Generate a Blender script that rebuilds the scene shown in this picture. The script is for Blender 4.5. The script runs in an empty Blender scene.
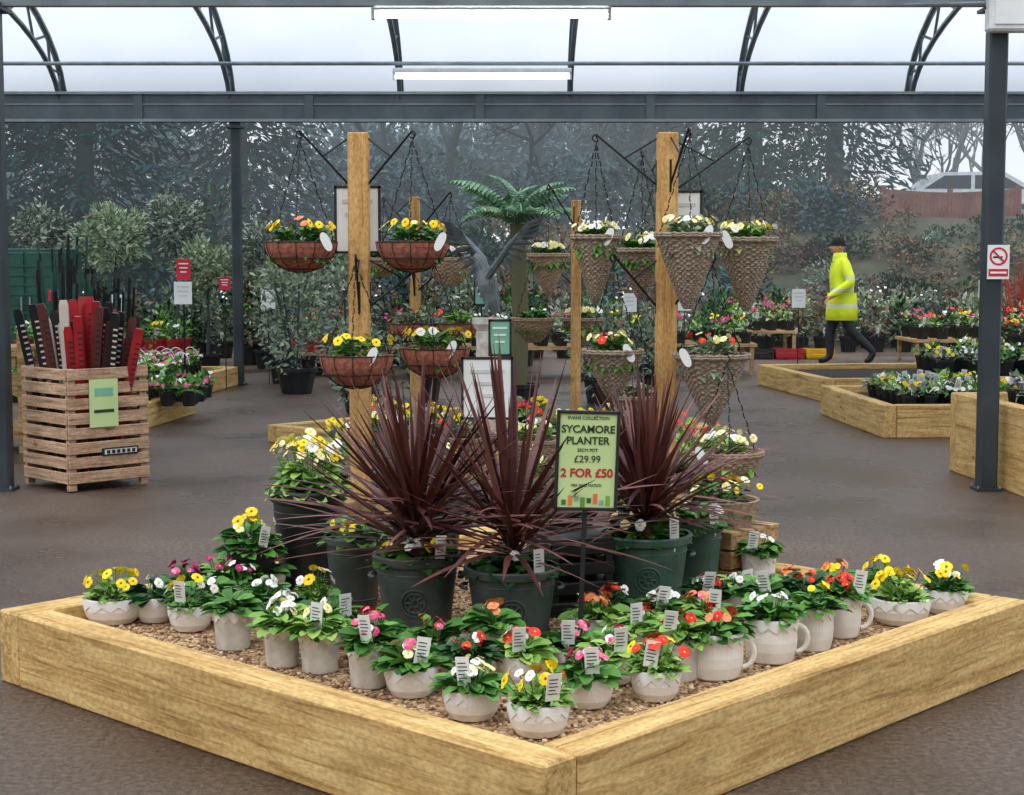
import bpy, math, random
import numpy as np
from mathutils import Vector
rng=np.random.default_rng(11); random.seed(11)
sc=bpy.context.scene
sc.view_settings.view_transform='Standard'
PI=math.pi
# ---------------------------------------------------------------- colours / materials
def hx(h,a=1):
    h=h.lstrip('#');r=[int(h[i:i+2],16)/255 for i in (0,2,4)]
    return tuple((c/12.92 if c<=.04045 else ((c+.055)/1.055)**2.4) for c in r)+(a,)
M={}
def newmat(name):
    m=bpy.data.materials.new(name);m.use_nodes=True;nt=m.node_tree
    b=nt.nodes['Principled BSDF'];M[name]=m
    return m,nt,b
def N(nt,t,**k):
    n=nt.nodes.new(t)
    for a,v in k.items(): setattr(n,a,v)
    return n
def ramp(nt,fac,stops):
    r=N(nt,'ShaderNodeValToRGB');e=r.color_ramp.elements
    while len(e)<len(stops): e.new(.5)
    for i,(p,c) in enumerate(stops): e[i].position=p;e[i].color=hx(c) if isinstance(c,str) else c
    nt.links.new(fac,r.inputs[0]);return r.outputs[0]
def plain(name,c,rough=.6,metal=0,c2=None,scale=8,bump=0,spec=.5,emit=0):
    m,nt,b=newmat(name)
    b.inputs['Roughness'].default_value=rough;b.inputs['Metallic'].default_value=metal
    b.inputs['Specular IOR Level'].default_value=spec
    tc=N(nt,'ShaderNodeTexCoord');no=N(nt,'ShaderNodeTexNoise')
    no.inputs['Scale'].default_value=scale;no.inputs['Detail'].default_value=5
    nt.links.new(tc.outputs['Object'],no.inputs['Vector'])
    if c2 is None:
        h=hx(c);c2=tuple(v*.8 for v in h[:3])+(1,)
    nt.links.new(ramp(nt,no.outputs[0],[(.35,c2),(.65,c)]),b.inputs['Base Color'])
    if bump:
        bp=N(nt,'ShaderNodeBump');bp.inputs['Strength'].default_value=bump;bp.inputs['Distance'].default_value=.01
        nt.links.new(no.outputs[0],bp.inputs['Height']);nt.links.new(bp.outputs[0],b.inputs['Normal'])
    if emit:
        b.inputs['Emission Color'].default_value=hx(c);b.inputs['Emission Strength'].default_value=emit
    return m
def leafm(name,cols,rough=.5,spec=.35):
    m,nt,b=newmat(name)
    g=N(nt,'ShaderNodeNewGeometry')
    k=len(cols)
    nt.links.new(ramp(nt,g.outputs['Random Per Island'],[(i/(k-1),c) for i,c in enumerate(cols)]),b.inputs['Base Color'])
    b.inputs['Roughness'].default_value=rough;b.inputs['Specular IOR Level'].default_value=spec
    return m
def wood(name,light,mid,dark,axis=0,sc_=1.0,stain=None,fine=1.0):
    m,nt,b=newmat(name);L=nt.links
    tc=N(nt,'ShaderNodeTexCoord');oi=N(nt,'ShaderNodeObjectInfo')
    ad=N(nt,'ShaderNodeVectorMath');ad.operation='ADD'
    mu=N(nt,'ShaderNodeMath');mu.operation='MULTIPLY';mu.inputs[1].default_value=17.0;L.new(oi.outputs['Random'],mu.inputs[0])
    L.new(tc.outputs['Object'],ad.inputs[0]);L.new(mu.outputs[0],ad.inputs[1])
    mp=N(nt,'ShaderNodeMapping')
    s=[24,24,24];s[axis]=1.3;mp.inputs['Scale'].default_value=[v*sc_ for v in s]
    L.new(ad.outputs[0],mp.inputs[0])
    n1=N(nt,'ShaderNodeTexNoise');n1.inputs['Scale'].default_value=1.6;n1.inputs['Detail'].default_value=10;n1.inputs['Roughness'].default_value=.62;n1.inputs['Distortion'].default_value=.9
    L.new(mp.outputs[0],n1.inputs['Vector'])
    c=ramp(nt,n1.outputs[0],[(.3,dark),(.43,mid),(.6,light)])
    n2=N(nt,'ShaderNodeTexNoise');n2.inputs['Scale'].default_value=6;n2.inputs['Detail'].default_value=8;n2.inputs['Roughness'].default_value=.72
    mp3=N(nt,'ShaderNodeMapping');s3=[1,1,1];s3[axis]=.5;mp3.inputs['Scale'].default_value=s3;L.new(ad.outputs[0],mp3.inputs[0])
    L.new(mp3.outputs[0],n2.inputs['Vector'])
    f=ramp(nt,n2.outputs[0],[(.47,'#000000'),(.66,'#d0d0d0')])
    mx=N(nt,'ShaderNodeMixRGB');mx.blend_type='MIX'
    L.new(f,mx.inputs[0]);L.new(c,mx.inputs[1]);mx.inputs[2].default_value=hx(stain or dark)
    n5=N(nt,'ShaderNodeTexNoise');n5.inputs['Scale'].default_value=90;n5.inputs['Detail'].default_value=3
    L.new(mp3.outputs[0],n5.inputs['Vector'])
    mf=N(nt,'ShaderNodeMixRGB');mf.blend_type='MULTIPLY';mf.inputs[0].default_value=.4
    L.new(mx.outputs[0],mf.inputs[1]);L.new(ramp(nt,n5.outputs[0],[(.35,'#9a8f84'),(.6,'#ffffff')]),mf.inputs[2])
    mp2=N(nt,'ShaderNodeMapping');s2=[6,6,6];s2[axis]=2.6;mp2.inputs['Scale'].default_value=s2
    L.new(ad.outputs[0],mp2.inputs[0])
    vo=N(nt,'ShaderNodeTexVoronoi');vo.inputs['Scale'].default_value=1.0
    L.new(mp2.outputs[0],vo.inputs['Vector'])
    kf=ramp(nt,vo.outputs['Distance'],[(.0,'#ffffff'),(.08,'#808080'),(.13,'#000000')])
    mk=N(nt,'ShaderNodeMixRGB');L.new(kf,mk.inputs[0]);L.new(mf.outputs[0],mk.inputs[1]);mk.inputs[2].default_value=hx('#4a2e18')
    L.new(mk.outputs[0],b.inputs['Base Color'])
    bp=N(nt,'ShaderNodeBump');bp.inputs['Strength'].default_value=.4;bp.inputs['Distance'].default_value=.006
    L.new(n1.outputs[0],bp.inputs['Height']);L.new(bp.outputs[0],b.inputs['Normal'])
    b.inputs['Roughness'].default_value=.75;b.inputs['Specular IOR Level'].default_value=.3
    return m
wood('sleeper','#ecca88','#d0a868','#8a683c',0,1,'#a8864e')
wood('post_wood','#e2b878','#cc9c5e','#a0723e',2,.7,'#ba8c54')
wood('crate_wood','#dab89a','#b89676','#785c44',0,1.4,'#947860')
wood('pallet_wood','#d0ae7c','#ae8c60','#7a5c3e',0,1.2,'#806a48')
plain('fence_wood','#8c6054',.8,0,'#704a40',3)
plain('steel','#5c666a',.45,.1,'#485257',3)
plain('steel_dark','#39434a',.45,.1,'#2b3438',3)
plain('steel_light','#94a0a4',.4,.2,'#78848a',3)
plain('galv','#9aa6ab',.4,.4,'#7c878c',5)
plain('iron','#17191a',.45,.3)
plain('black_plastic','#202325',.4,0,'#151719',6)
plain('tub','#4c5552',.42,0,'#38413d',9,.1)
plain('tub2','#4a6c60',.42,0,'#37544a',9,.1)
plain('ceramic','#f6f3ec',.35,0,'#eae5dc',14,.1)
plain('ceramic_grey','#dcd8ce',.5,0,'#bcb7ac',20,.25)
plain('soil','#2c2018',.95,0,'#17110d',60,.8)
plain('white','#f2f4f2',.5,0,'#e6e9e8',4)
plain('ink','#222426',.6)
plain('tag','#f0f0ee',.45,0,'#e0e0e0',20)
plain('sign_green','#cfe6a4',.5,0,'#c2dc96',3)
plain('sign_teal','#86c4aa',.5,0,'#70b095',3)
plain('sign_red','#d8203e',.5,0,'#c01c36',3)
plain('red_text','#c9303a',.5);plain('dark_text','#29402f',.5)
plain('coco','#b0705a',.95,0,'#884e3e',40,1)
plain('wicker','#b59c80',.75,0,'#84705a',60,.4)
plain('wicker_grey','#a89684',.75,0,'#766858',60,.4)
plain('label_stick','#d9dcd6',.5)
plain('handle_black','#1c1c20',.35);plain('handle_red','#b3232c',.35,0,'#8e1a22');plain('handle_cream','#d9cfc0',.5);plain('handle_brown','#5c2e2a',.4)
plain('cab_green','#1f5a4a',.5,0,'#164438',3)
plain('car_paint','#dde4ec',.25,.1);plain('car_glass','#1b2227',.1)
plain('crate_red','#a6222c',.5);plain('crate_yel','#d8a818',.5)
plain('tube_light','#f2fbff',.5,0,'#f2fbff',1,0,.5,9)
plain('fixture','#eef2f2',.5)
plain('bronze','#7b8588',.5,.2,'#575f63',12,.3)
plain('light_block_brown','#6e564a',.9,0,'#54423a',6,.3)  # only for the added light-blocking wall behind the camera
leafm('lf_mid',['#28521f','#467f30','#68a042','#346626'])
leafm('lf_dark',['#1d4022','#2f6030','#46783e'])
leafm('lf_light',['#558a36','#84ae50','#a6c868'])
leafm('lf_grey',['#687e62','#8fa284','#aab694'])
leafm('lf_olive',['#56645a','#7a887a','#9aa698'])
leafm('lf_bg_a',['#14292c','#203c40','#305254'],.9,.05)  # background leaves: bluish distance haze mixed into the colours
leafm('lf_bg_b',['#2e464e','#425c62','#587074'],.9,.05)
leafm('lf_bg_c',['#203428','#30483a','#486048'],.9,.05)
leafm('lf_haze',['#4c6670','#627c86','#768e96'],.9,.05)  # farthest foliage: mist painted into the pale grey-blue
leafm('lf_brown',['#564c3e','#766650','#8c7a60','#62664c'],.9,.05)
leafm('lf_mauve',['#6e5c58','#82706c','#5f504a'],.9,.05)
leafm('lf_redtwig',['#9e4038','#bc5246','#7a3630'],.8,.1)
leafm('lf_fern',['#64906c','#8cb48c','#accaa4'],.7,.1)
leafm('cord',['#34181c','#522a2c','#724038','#40201f','#8c5a54','#4c2a28'],.42,.4)
leafm('fl_yel',['#f8cc00','#ffe424','#fcd814'],.6)
leafm('fl_pale',['#f6ec9c','#fcf6cc','#f4e67c'],.6)
leafm('fl_white',['#f8f8f4','#ffffff','#eef0ea'],.6)
leafm('fl_red',['#dc2620','#ee4030','#c41c24'],.6)
leafm('fl_orange',['#f4844a','#f8a47c','#f0683c'],.6)
leafm('fl_pink',['#ea6a94','#dc3c80','#f6a4bc'],.6)
leafm('fl_mag',['#b02070','#cc2c7c','#a01c60'],.6)
leafm('fl_purp',['#6a4aa4','#8a6ac0','#5c3c88'],.6)
leafm('bark_haze',['#3e4646','#4a5252'],.9,.05)
leafm('twig',['#70747a','#80858a'],.9,.05)
leafm('pebble',['#8a6a4e','#c09c76','#e8d0aa','#a47e5c','#6c5040','#d2b286'],.8,.2)
plain('eye_y','#f8c818',.6);plain('eye_d','#5a2c1c',.6)
plain('hivis','#e2f236',.55,0,'#cade26',6,.4,.3)
plain('reflective','#d4d8d2',.4);plain('trousers','#262a30',.8,0,'#1a1d22',9,.4)
plain('skin','#d09a80',.55,0,'#bf856c',8);plain('beanie','#14171a',.9,0,'#0c0e10',60,.6);plain('boots','#1b1613',.5)
# sheet roof
m,nt,b=newmat('roof_sheet')
nt.nodes.remove(b);o=nt.nodes['Material Output']
t=N(nt,'ShaderNodeBsdfTranslucent')
d=N(nt,'ShaderNodeBsdfDiffuse');d.inputs[0].default_value=(.8,.83,.86,1)
tcr=N(nt,'ShaderNodeTexCoord');nr_=N(nt,'ShaderNodeTexNoise');nr_.inputs['Scale'].default_value=.5;nt.links.new(tcr.outputs['Object'],nr_.inputs['Vector'])
nt.links.new(ramp(nt,nr_.outputs[0],[(.35,(.66,.71,.78,1)),(.65,(.78,.82,.87,1))]),t.inputs[0])
mx=N(nt,'ShaderNodeMixShader');mx.inputs[0].default_value=.1
nt.links.new(t.outputs[0],mx.inputs[1]);nt.links.new(d.outputs[0],mx.inputs[2]);nt.links.new(mx.outputs[0],o.inputs[0])
# mist (absorbs the view behind it and glows grey in place of scattered sky light)
m,nt,b=newmat('mist');nt.nodes.remove(b);o=nt.nodes['Material Output']
va=N(nt,'ShaderNodeVolumeAbsorption');va.inputs[0].default_value=(0,0,0,1);va.inputs[1].default_value=.013
ve=N(nt,'ShaderNodeEmission');ve.inputs[0].default_value=(.80,.92,1,1);ve.inputs[1].default_value=.013*.52
ad=N(nt,'ShaderNodeAddShader');nt.links.new(va.outputs[0],ad.inputs[0]);nt.links.new(ve.outputs[0],ad.inputs[1]);nt.links.new(ad.outputs[0],o.inputs['Volume'])
# floor
m,nt,b=newmat('asphalt');L=nt.links
tc=N(nt,'ShaderNodeTexCoord')
n1=N(nt,'ShaderNodeTexNoise');n1.inputs['Scale'].default_value=.7;n1.inputs['Detail'].default_value=6
n2=N(nt,'ShaderNodeTexNoise');n2.inputs['Scale'].default_value=45;n2.inputs['Detail'].default_value=8;n2.inputs['Roughness'].default_value=.8
L.new(tc.outputs['Object'],n1.inputs['Vector']);L.new(tc.outputs['Object'],n2.inputs['Vector'])
c1=ramp(nt,n1.outputs[0],[(.3,'#5e4c40'),(.5,'#786456'),(.7,'#8e7a6a')])
c2=ramp(nt,n2.outputs[0],[(.38,'#3c3c3c'),(.5,'#a8a8a8'),(.64,'#ffffff')])
mx=N(nt,'ShaderNodeMixRGB');mx.blend_type='MULTIPLY';mx.inputs[0].default_value=.85
L.new(c1,mx.inputs[1]);L.new(c2,mx.inputs[2]);L.new(mx.outputs[0],b.inputs['Base Color'])
L.new(ramp(nt,n1.outputs[0],[(.35,'#707070'),(.6,'#c8c8c8')]),b.inputs['Roughness']);b.inputs['Specular IOR Level'].default_value=.4
bp=N(nt,'ShaderNodeBump');bp.inputs['Strength'].default_value=.6;bp.inputs['Distance'].default_value=.01
L.new(n2.outputs[0],bp.inputs['Height']);L.new(bp.outputs[0],b.inputs['Normal'])
m,nt,b=newmat('gravel');L=nt.links
tc=N(nt,'ShaderNodeTexCoord');vo=N(nt,'ShaderNodeTexVoronoi');vo.inputs['Scale'].default_value=75
L.new(tc.outputs['Object'],vo.inputs['Vector'])
L.new(ramp(nt,vo.outputs['Color'],[(.1,'#6f5541'),(.5,'#b08c68'),(.9,'#e2c49a')]),b.inputs['Base Color'])
bp=N(nt,'ShaderNodeBump');bp.inputs['Strength'].default_value=.9;bp.inputs['Distance'].default_value=.01;bp.invert=True
L.new(vo.outputs['Distance'],bp.inputs['Height']);L.new(bp.outputs[0],b.inputs['Normal']);b.inputs['Roughness'].default_value=.85
plain('bank','#5a5644',.95,0,'#3c4434',1.5,.5)

# ---------------------------------------------------------------- mesh builder
def rot(az,el,roll=None):
    az=np.asarray(az,float);el=np.asarray(el,float)
    roll=np.zeros_like(az) if roll is None else np.asarray(roll,float)
    ca,sa,ce,se,cr,sr=np.cos(az),np.sin(az),np.cos(el),np.sin(el),np.cos(roll),np.sin(roll)
    R=np.zeros(az.shape+(3,3))
    R[...,:,0]=np.stack([ca*ce,sa*ce,se],-1)
    y=np.stack([-sa,ca,np.zeros_like(ca)],-1);z=np.stack([-ca*se,-sa*se,ce],-1)
    R[...,:,1]=y*cr[...,None]+z*sr[...,None];R[...,:,2]=-y*sr[...,None]+z*cr[...,None]
    return R
class MB:
    def __init__(s): s.v=[];s.f=[];s.m=[];s.n=0;s.mats=[]
    def mi(s,name):
        if name not in s.mats: s.mats.append(name)
        return s.mats.index(name)
    def add(s,V,F,mat):
        V=np.asarray(V,float).reshape(-1,3);k=s.n
        s.v.append(V);s.f.extend([tuple(int(i)+k for i in f) for f in F])
        if isinstance(mat,str): s.m.extend([s.mi(mat)]*len(F))
        else: s.m.extend([s.mi(x) for x in mat])
        s.n+=len(V)
    def inst(s,T,P,R,S,mats):
        V,F,mi=T;P=np.asarray(P,float).reshape(-1,3);n=len(P)
        S=np.asarray(S,float)
        if S.ndim==0: S=np.full((n,3),float(S))
        elif S.ndim==1: S=np.repeat(S[:,None],3,1)
        W=np.einsum('nij,nkj->nki',R,V[None]*S[:,None,:])+P[:,None,:]
        k=len(V);ids=[s.mi(mats[j]) for j in mi]
        base=s.n;s.v.append(W.reshape(-1,3))
        for i in range(n):
            o=base+i*k
            s.f.extend([tuple(j+o for j in f) for f in F]);s.m.extend(ids)
        s.n+=n*k
    def box(s,c,size,mat,az=0,el=0,roll=0,bev=0):
        x,y,z=[v/2 for v in size]
        if bev:
            b_=bev
            V=[];
            for sx in(-1,1):
                for sy in(-1,1):
                    for sz in(-1,1):
                        V+=[(sx*(x-b_),sy*(y-b_),sz*z),(sx*(x-b_),sy*y,sz*(z-b_)),(sx*x,sy*(y-b_),sz*(z-b_))]
            idx=lambda sx,sy,sz,k:((sx>0)*4+(sy>0)*2+(sz>0))*3+k
            F=[]
            q=[(-1,-1),(1,-1),(1,1),(-1,1)]
            for g in(-1,1):
                F.append([idx(a,b2,g,0) for a,b2 in q]);F.append([idx(a,g,b2,1) for a,b2 in q]);F.append([idx(g,a,b2,2) for a,b2 in q])
                for h in(-1,1):
                    F.append([idx(-1,g,h,0),idx(1,g,h,0),idx(1,g,h,1),idx(-1,g,h,1)])
                    F.append([idx(g,-1,h,0),idx(g,1,h,0),idx(g,1,h,2),idx(g,-1,h,2)])
                    F.append([idx(g,h,-1,1),idx(g,h,1,1),idx(g,h,1,2),idx(g,h,-1,2)])
            for sx in(-1,1):
                for sy in(-1,1):
                    for sz in(-1,1): F.append([idx(sx,sy,sz,0),idx(sx,sy,sz,1),idx(sx,sy,sz,2)])
        else:
            V=[(-x,-y,-z),(x,-y,-z),(x,y,-z),(-x,y,-z),(-x,-y,z),(x,-y,z),(x,y,z),(-x,y,z)]
            F=[(0,3,2,1),(4,5,6,7),(0,1,5,4),(1,2,6,5),(2,3,7,6),(3,0,4,7)]
        V=np.array(V)@rot(az,el,roll).T+np.array(c);s.add(V,F,mat)
    def lathe(s,prof,c,mat,seg=28,fn=None):
        th=np.arange(seg)*2*PI/seg;V=[]
        for i,(r,z) in enumerate(prof):
            rr=np.full(seg,float(r))
            if fn is not None: rr=rr+fn(i,th)
            V.append(np.stack([rr*np.cos(th)+c[0],rr*np.sin(th)+c[1],np.full(seg,z+c[2])],1))
        F=[];k=len(prof)
        for i in range(k-1):
            for j in range(seg):
                j2=(j+1)%seg;F.append((i*seg+j,i*seg+j2,(i+1)*seg+j2,(i+1)*seg+j))
        s.add(np.concatenate(V),F,mat)
    def disc(s,r,c,mat,seg=20):
        th=np.arange(seg)*2*PI/seg
        s.add(np.stack([r*np.cos(th)+c[0],r*np.sin(th)+c[1],np.full(seg,c[2])],1),[tuple(range(seg))],mat)
    def tube(s,pts,r,mat,seg=6,close=False):
        pts=[np.array(p,float) for p in pts];n=len(pts)
        rs=r if isinstance(r,(list,tuple,np.ndarray)) else [r]*n
        V=[];th=np.arange(seg)*2*PI/seg;ref=None
        for i,p in enumerate(pts):
            if close: d=pts[(i+1)%n]-pts[i-1]
            else: d=pts[min(i+1,n-1)]-pts[max(i-1,0)]
            d=d/(np.linalg.norm(d)+1e-9)
            if ref is None: ref=np.array([0,0,1.]) if abs(d[2])<.9 else np.array([1.,0,0])
            a=np.cross(d,ref);a/=np.linalg.norm(a)+1e-9;b2=np.cross(a,d);ref=b2
            V.append(p+rs[i]*(np.cos(th)[:,None]*a+np.sin(th)[:,None]*b2))
        F=[]
        for i in range(n if close else n-1):
            i2=(i+1)%n
            for j in range(seg): j2=(j+1)%seg;F.append((i*seg+j,i*seg+j2,i2*seg+j2,i2*seg+j))
        if not close: F.append(tuple(range(seg))[::-1]);F.append(tuple((n-1)*seg+j for j in range(seg)))
        s.add(np.concatenate(V),F,mat)
    def build(s,name,smooth=False,parent=None,loc=None,rz=0):
        me=bpy.data.meshes.new(name)
        me.from_pydata(np.concatenate(s.v).tolist(),[],s.f)
        for k in s.mats: me.materials.append(M[k])
        me.polygons.foreach_set('material_index',s.m)
        if smooth: me.polygons.foreach_set('use_smooth',[True]*len(s.f))
        me.update();o=bpy.data.objects.new(name,me);sc.collection.objects.link(o)
        if loc is not None: o.location=loc
        o.rotation_euler[2]=rz
        if parent: o.parent=parent
        return o
def empty(name,loc=(0,0,0),rz=0):
    o=bpy.data.objects.new(name,None);o.location=loc;o.rotation_euler[2]=rz;sc.collection.objects.link(o);return o
# templates
def leafT(rows,fold=.12,curl=.3):
    V=[];F=[]
    for t,w in rows: 
        z=-curl*t*t;V+=[(t,w/2,z+fold*w),(t,0,z),(t,-w/2,z+fold*w)]
    for i in range(len(rows)-1):
        a=i*3;F+=[(a,a+1,a+4,a+3),(a+1,a+2,a+5,a+4)]
    return np.array(V),F,[0]*len(F)
OV=leafT([(0,.08),(.25,.34),(.6,.58),(.88,.42),(1,.08)],.2,.35)
SM=leafT([(0,.1),(.5,.62),(1,.08)],.2,.25)
CARD=leafT([(0,.15),(.5,.55),(1,.12)],.15,.15)
SPR=leafT([(0,.1),(.5,.3),(1,.04)],.1,.2)
NEED=leafT([(0,.12),(.5,.2),(1,.04)],.1,.3)
def flowerT():
    V=[];F=[];m=[]
    for k in range(5):
        a=k*2*PI/5;o=len(V);zz=.05*(k%2)
        V+=[(0,0,zz)]+[(r*math.cos(a+d),r*math.sin(a+d),z+zz) for d,r,z in((-.8,.62,.12),(-.55,.95,.1),(-.2,1.02,.04),(0,.95,.0),(.2,1.02,.04),(.55,.95,.1),(.8,.62,.12))]
        F.append(tuple(o+i for i in range(8)));m.append(0)
    o=len(V)
    V+=[(.2*math.cos(i*PI/3),.2*math.sin(i*PI/3),.2) for i in range(6)];F.append(tuple(o+i for i in range(6)));m.append(1)
    return np.array(V),F,m
FL=flowerT()
def balls(mb,c,rad,n,size,mat,T=CARD,shell=.55,seed=None,up=.2):
    d=rng.normal(size=(n,3));d/=np.linalg.norm(d,axis=1)[:,None]
    r=shell+(1-shell)*rng.random(n)**.6
    lump=1+.18*np.sin(d[:,0]*5+c[0]*3)*np.cos(d[:,2]*4+c[1]*2)
    P=np.array(c)+d*np.array(rad)*(r*lump)[:,None]
    az=np.arctan2(d[:,1],d[:,0])+rng.normal(0,.8,n);el=np.arcsin(np.clip(d[:,2],-1,1))*.6+rng.normal(up,.5,n)
    mb.inst(T,P,rot(az,el,rng.normal(0,.6,n)),size*rng.uniform(.6,1.3,n),[mat])
def plant(mb,c,r,h,n,ls,lm,fl=(),T=OV,trail=0,fs=.021,tight=.85):
    th=rng.random(n)*2*PI;q=np.sqrt(rng.random(n))
    x=q*r*.62*np.cos(th);y=q*r*.62*np.sin(th);z=h*.7*(1-q**2)*rng.random(n)
    if trail: z-=trail*(q>.7)*rng.random(n)
    el=rng.uniform(.25,1.0,n)*(1-.5*q)
    if trail: el-=(q>.7)*.9
    mb.inst(T,np.stack([x+c[0],y+c[1],z+c[2]],1),rot(th+rng.normal(0,.5,n),el,rng.normal(0,.3,n)),ls*rng.uniform(.7,1.2,n),[lm])
    for col,eye,k in fl:
        th=rng.random(k)*2*PI;q=np.sqrt(rng.random(k))*tight
        P=np.stack([q*r*np.cos(th)+c[0],q*r*np.sin(th)+c[1],c[2]+h*(.75+.35*rng.random(k))*(1-.35*q*q)],1)
        R=rot(th+PI+rng.normal(0,.5,k),q*.9+rng.random(k)*.7)
        mb.inst(FL,P,R,fs*rng.uniform(.7,1.2,k),[col,eye])
        for p in P[:12]:
            mb.tube([(p[0]*.4+c[0]*.6,p[1]*.4+c[1]*.6,c[2]),tuple(p)],.0016,'lf_mid',3)
def tag(mb,c,az,w=.032,h=.085,tilt=.15):
    R=rot(np.array(az),np.array(random.uniform(-.18,.18)),np.array(tilt))
    def q(x0,x1,z0,z1,y,mat):
        V=np.array([(x0,y,z0),(x1,y,z0),(x1,y,z1),(x0,y,z1)])@R.T+np.array(c);mb.add(V,[(0,1,2,3)],mat)
    V=[(-w/2,0,0),(w/2,0,0),(w/2,0,h),(-w/2,0,h),(-w/2,.0015,0),(w/2,.0015,0),(w/2,.0015,h),(-w/2,.0015,h)]
    mb.add(np.array(V)@R.T+np.array(c),[(0,1,2,3),(7,6,5,4),(3,2,6,7),(0,3,7,4),(1,5,6,2)],'tag')
    q(-w*.08,w*.08,-.05,0,.001,'tag')
    for i in range(5):
        z=h*(.25+.13*i);q(-w*.36,w*(.1+.25*random.random()),z,z+h*.035,-.0012,'ink')
# ---------------------------------------------------------------- camera, world
cam=bpy.data.cameras.new('camera');co=bpy.data.objects.new('camera',cam);sc.collection.objects.link(co)
cam.sensor_width=36;cam.lens=56.25;cam.clip_end=300;co.location=(0,0,1.43);co.rotation_euler=(PI/2-math.atan(135.5/1600),0,0);sc.camera=co
w=bpy.data.worlds.new('overcast_sky');sc.world=w;w.use_nodes=True
bg=w.node_tree.nodes['Background'];nt=w.node_tree
tc=N(nt,'ShaderNodeTexCoord');sp=N(nt,'ShaderNodeSeparateXYZ');nt.links.new(tc.outputs['Generated'],sp.inputs[0])
nt.links.new(ramp(nt,sp.outputs[2],[(0,(.84,.88,.94,1)),(.15,(.65,.69,.75,1)),(.7,(.98,1.02,1.08,1))]),bg.inputs[0]);bg.inputs[1].default_value=1.45
sl=bpy.data.lights.new('soft_sun','SUN');so=bpy.data.objects.new('soft_sun',sl);sc.collection.objects.link(so)
sl.energy=1.05;sl.angle=math.radians(50);sl.color=(1,.99,.98);so.rotation_euler=(math.radians(26),math.radians(-16),0)
# ---------------------------------------------------------------- floor and bank
mb=MB();mb.add([(-40,-6,0),(40,-6,0),(40,30,0),(-40,30,0)],[(0,1,2,3)],'asphalt');mb.build('floor')
mb=MB();mb.box((0,-4,1.9),(30,.2,3.8),'light_block_brown');mb.build('rear_light_block')  # unseen wall added behind the camera to cut the front light
mb=MB();mb.box((0,38.5,6),(70,25,14),'mist');mb.build('morning_mist')
mb=MB();nx,ny=60,26;V=[];F=[]
def bankz(x,y):
    t=min(max((y-27)/9,0),1);return -.03+2.5*t*t*(3-2*t)*(0.55+.45*min(max((x+6)/12,0),1))+.06*math.sin(x*1.3+y)*t
for j in range(ny):
    for i in range(nx):
        x=-40+80*i/(nx-1);y=26+44*j/(ny-1);V.append((x,y,bankz(x,y)))
for j in range(ny-1):
    for i in range(nx-1): a=j*nx+i;F.append((a,a+1,a+nx+1,a+nx))
mb.add(V,F,'bank');mb.build('ground_bank',True)
# ---------------------------------------------------------------- canopy
mb=MB();z0,z1,y=3.03,3.37,18.6;zc=(z0+z1)/2;mb.box((0,y,zc),(26,.1,z1-z0),'steel')
mb.box((0,y-.06,z1-.015),(26,.1,.03),'steel_light');mb.box((0,y-.06,z0+.015),(26,.1,.03),'steel_light')
mb.box((0,y-.055,z0+.2),(26,.03,.012),'steel_light')
for i in range(13): mb.box((-12.1+1.955*i,y-.06,zc),(.1,.05,z1-z0-.02),'steel')
mb.build('gutter_beam')
mb=MB();mb.box((0,10.05,3.03),(26,.07,.055),'steel_light');mb.box((0,10.05,3.2),(26,.05,.04),'steel_light')
for i in range(14): 
    x=-12.6+1.94*i;mb.box((x,10.05,3.11),(.04,.04,.14),'steel_light')
mb.build('gutter_beam')
def post(x,y,h=3.03,w=.115):
    mb=MB();mb.box((x,y,h/2),(w,w,h),'steel_dark',bev=.012);mb.box((x,y,.01),(.16,.16,.02),'steel_dark')
    for a in(-1,1):
        for b_ in(-1,1): mb.tube([(x+a*.068,y+b_*.068,.02),(x+a*.068,y+b_*.068,.035)],.007,'galv')
    mb.box((x,y,h-.06),(.2,.2,.02),'steel_dark')
    return mb
for x in(-3.2,2.98): post(x,9.98).build('canopy_post')
for x in(-9.34,9.14): post(x,10.0).build('canopy_post')
for x in(-9.34,-3.18,9.14): post(x,18.6,3.03,.11).build('canopy_post')
def arch(rise,n=24,off=0):
    return [(14.3+(4.3+off)*math.cos(a),3.2+rise*math.sin(a)) for a in np.linspace(0,PI,n)]
mb=MB()
for k in range(9):
    x=-7.1+1.955*k-.05
    lo=arch(1.0);hi=arch(1.45,off=.22)
    mb.tube([(x,y,z) for y,z in lo],.03,'steel',6);mb.tube([(x,y,z) for y,z in hi],.036,'steel',6)
    for i in range(0,23,2):
        mb.tube([(x,hi[i][0],hi[i][1]),(x,lo[i+1][0],lo[i+1][1])],.016,'steel',4)
        if i<22: mb.tube([(x,lo[i+1][0],lo[i+1][1]),(x,hi[i+2][0],hi[i+2][1])],.016,'steel',4)
mb.tube([(-12,13.7,3.1),(12,13.7,3.1)],.018,'galv',6)
mb.build('roof_truss')
mb=MB();ar=arch(1.5,40,off=.27);V=[];F=[]
for i,(y,z) in enumerate(ar): V+=[(-13,y,z),(13,y,z)]
for i in range(len(ar)-1): F.append((2*i,2*i+1,2*i+3,2*i+2))
mb.add(V,F,'roof_sheet');mb.build('ceiling',True)
def striplight(x,y,z,L=1.5):
    mb=MB();mb.box((x,y,z+.05),(L,.09,.04),'fixture',bev=.006)
    mb.tube([(x-L/2+.02,y,z),(x+L/2-.02,y,z)],.016,'tube_light',8)
    for s_ in(-1,1): mb.box((x+s_*(L/2-.01),y,z+.01),(.02,.05,.07),'fixture')
    for s_ in(-.5,.5): mb.tube([(x+s_*L*.7,y,z+.06),(x+s_*L*.7,y,z+.2 if y<12 else z+.07)],.006,'galv',4)
    mb.build('strip_light')
striplight(-.13,10.2,2.97);striplight(-.25,13.62,2.98)
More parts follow.
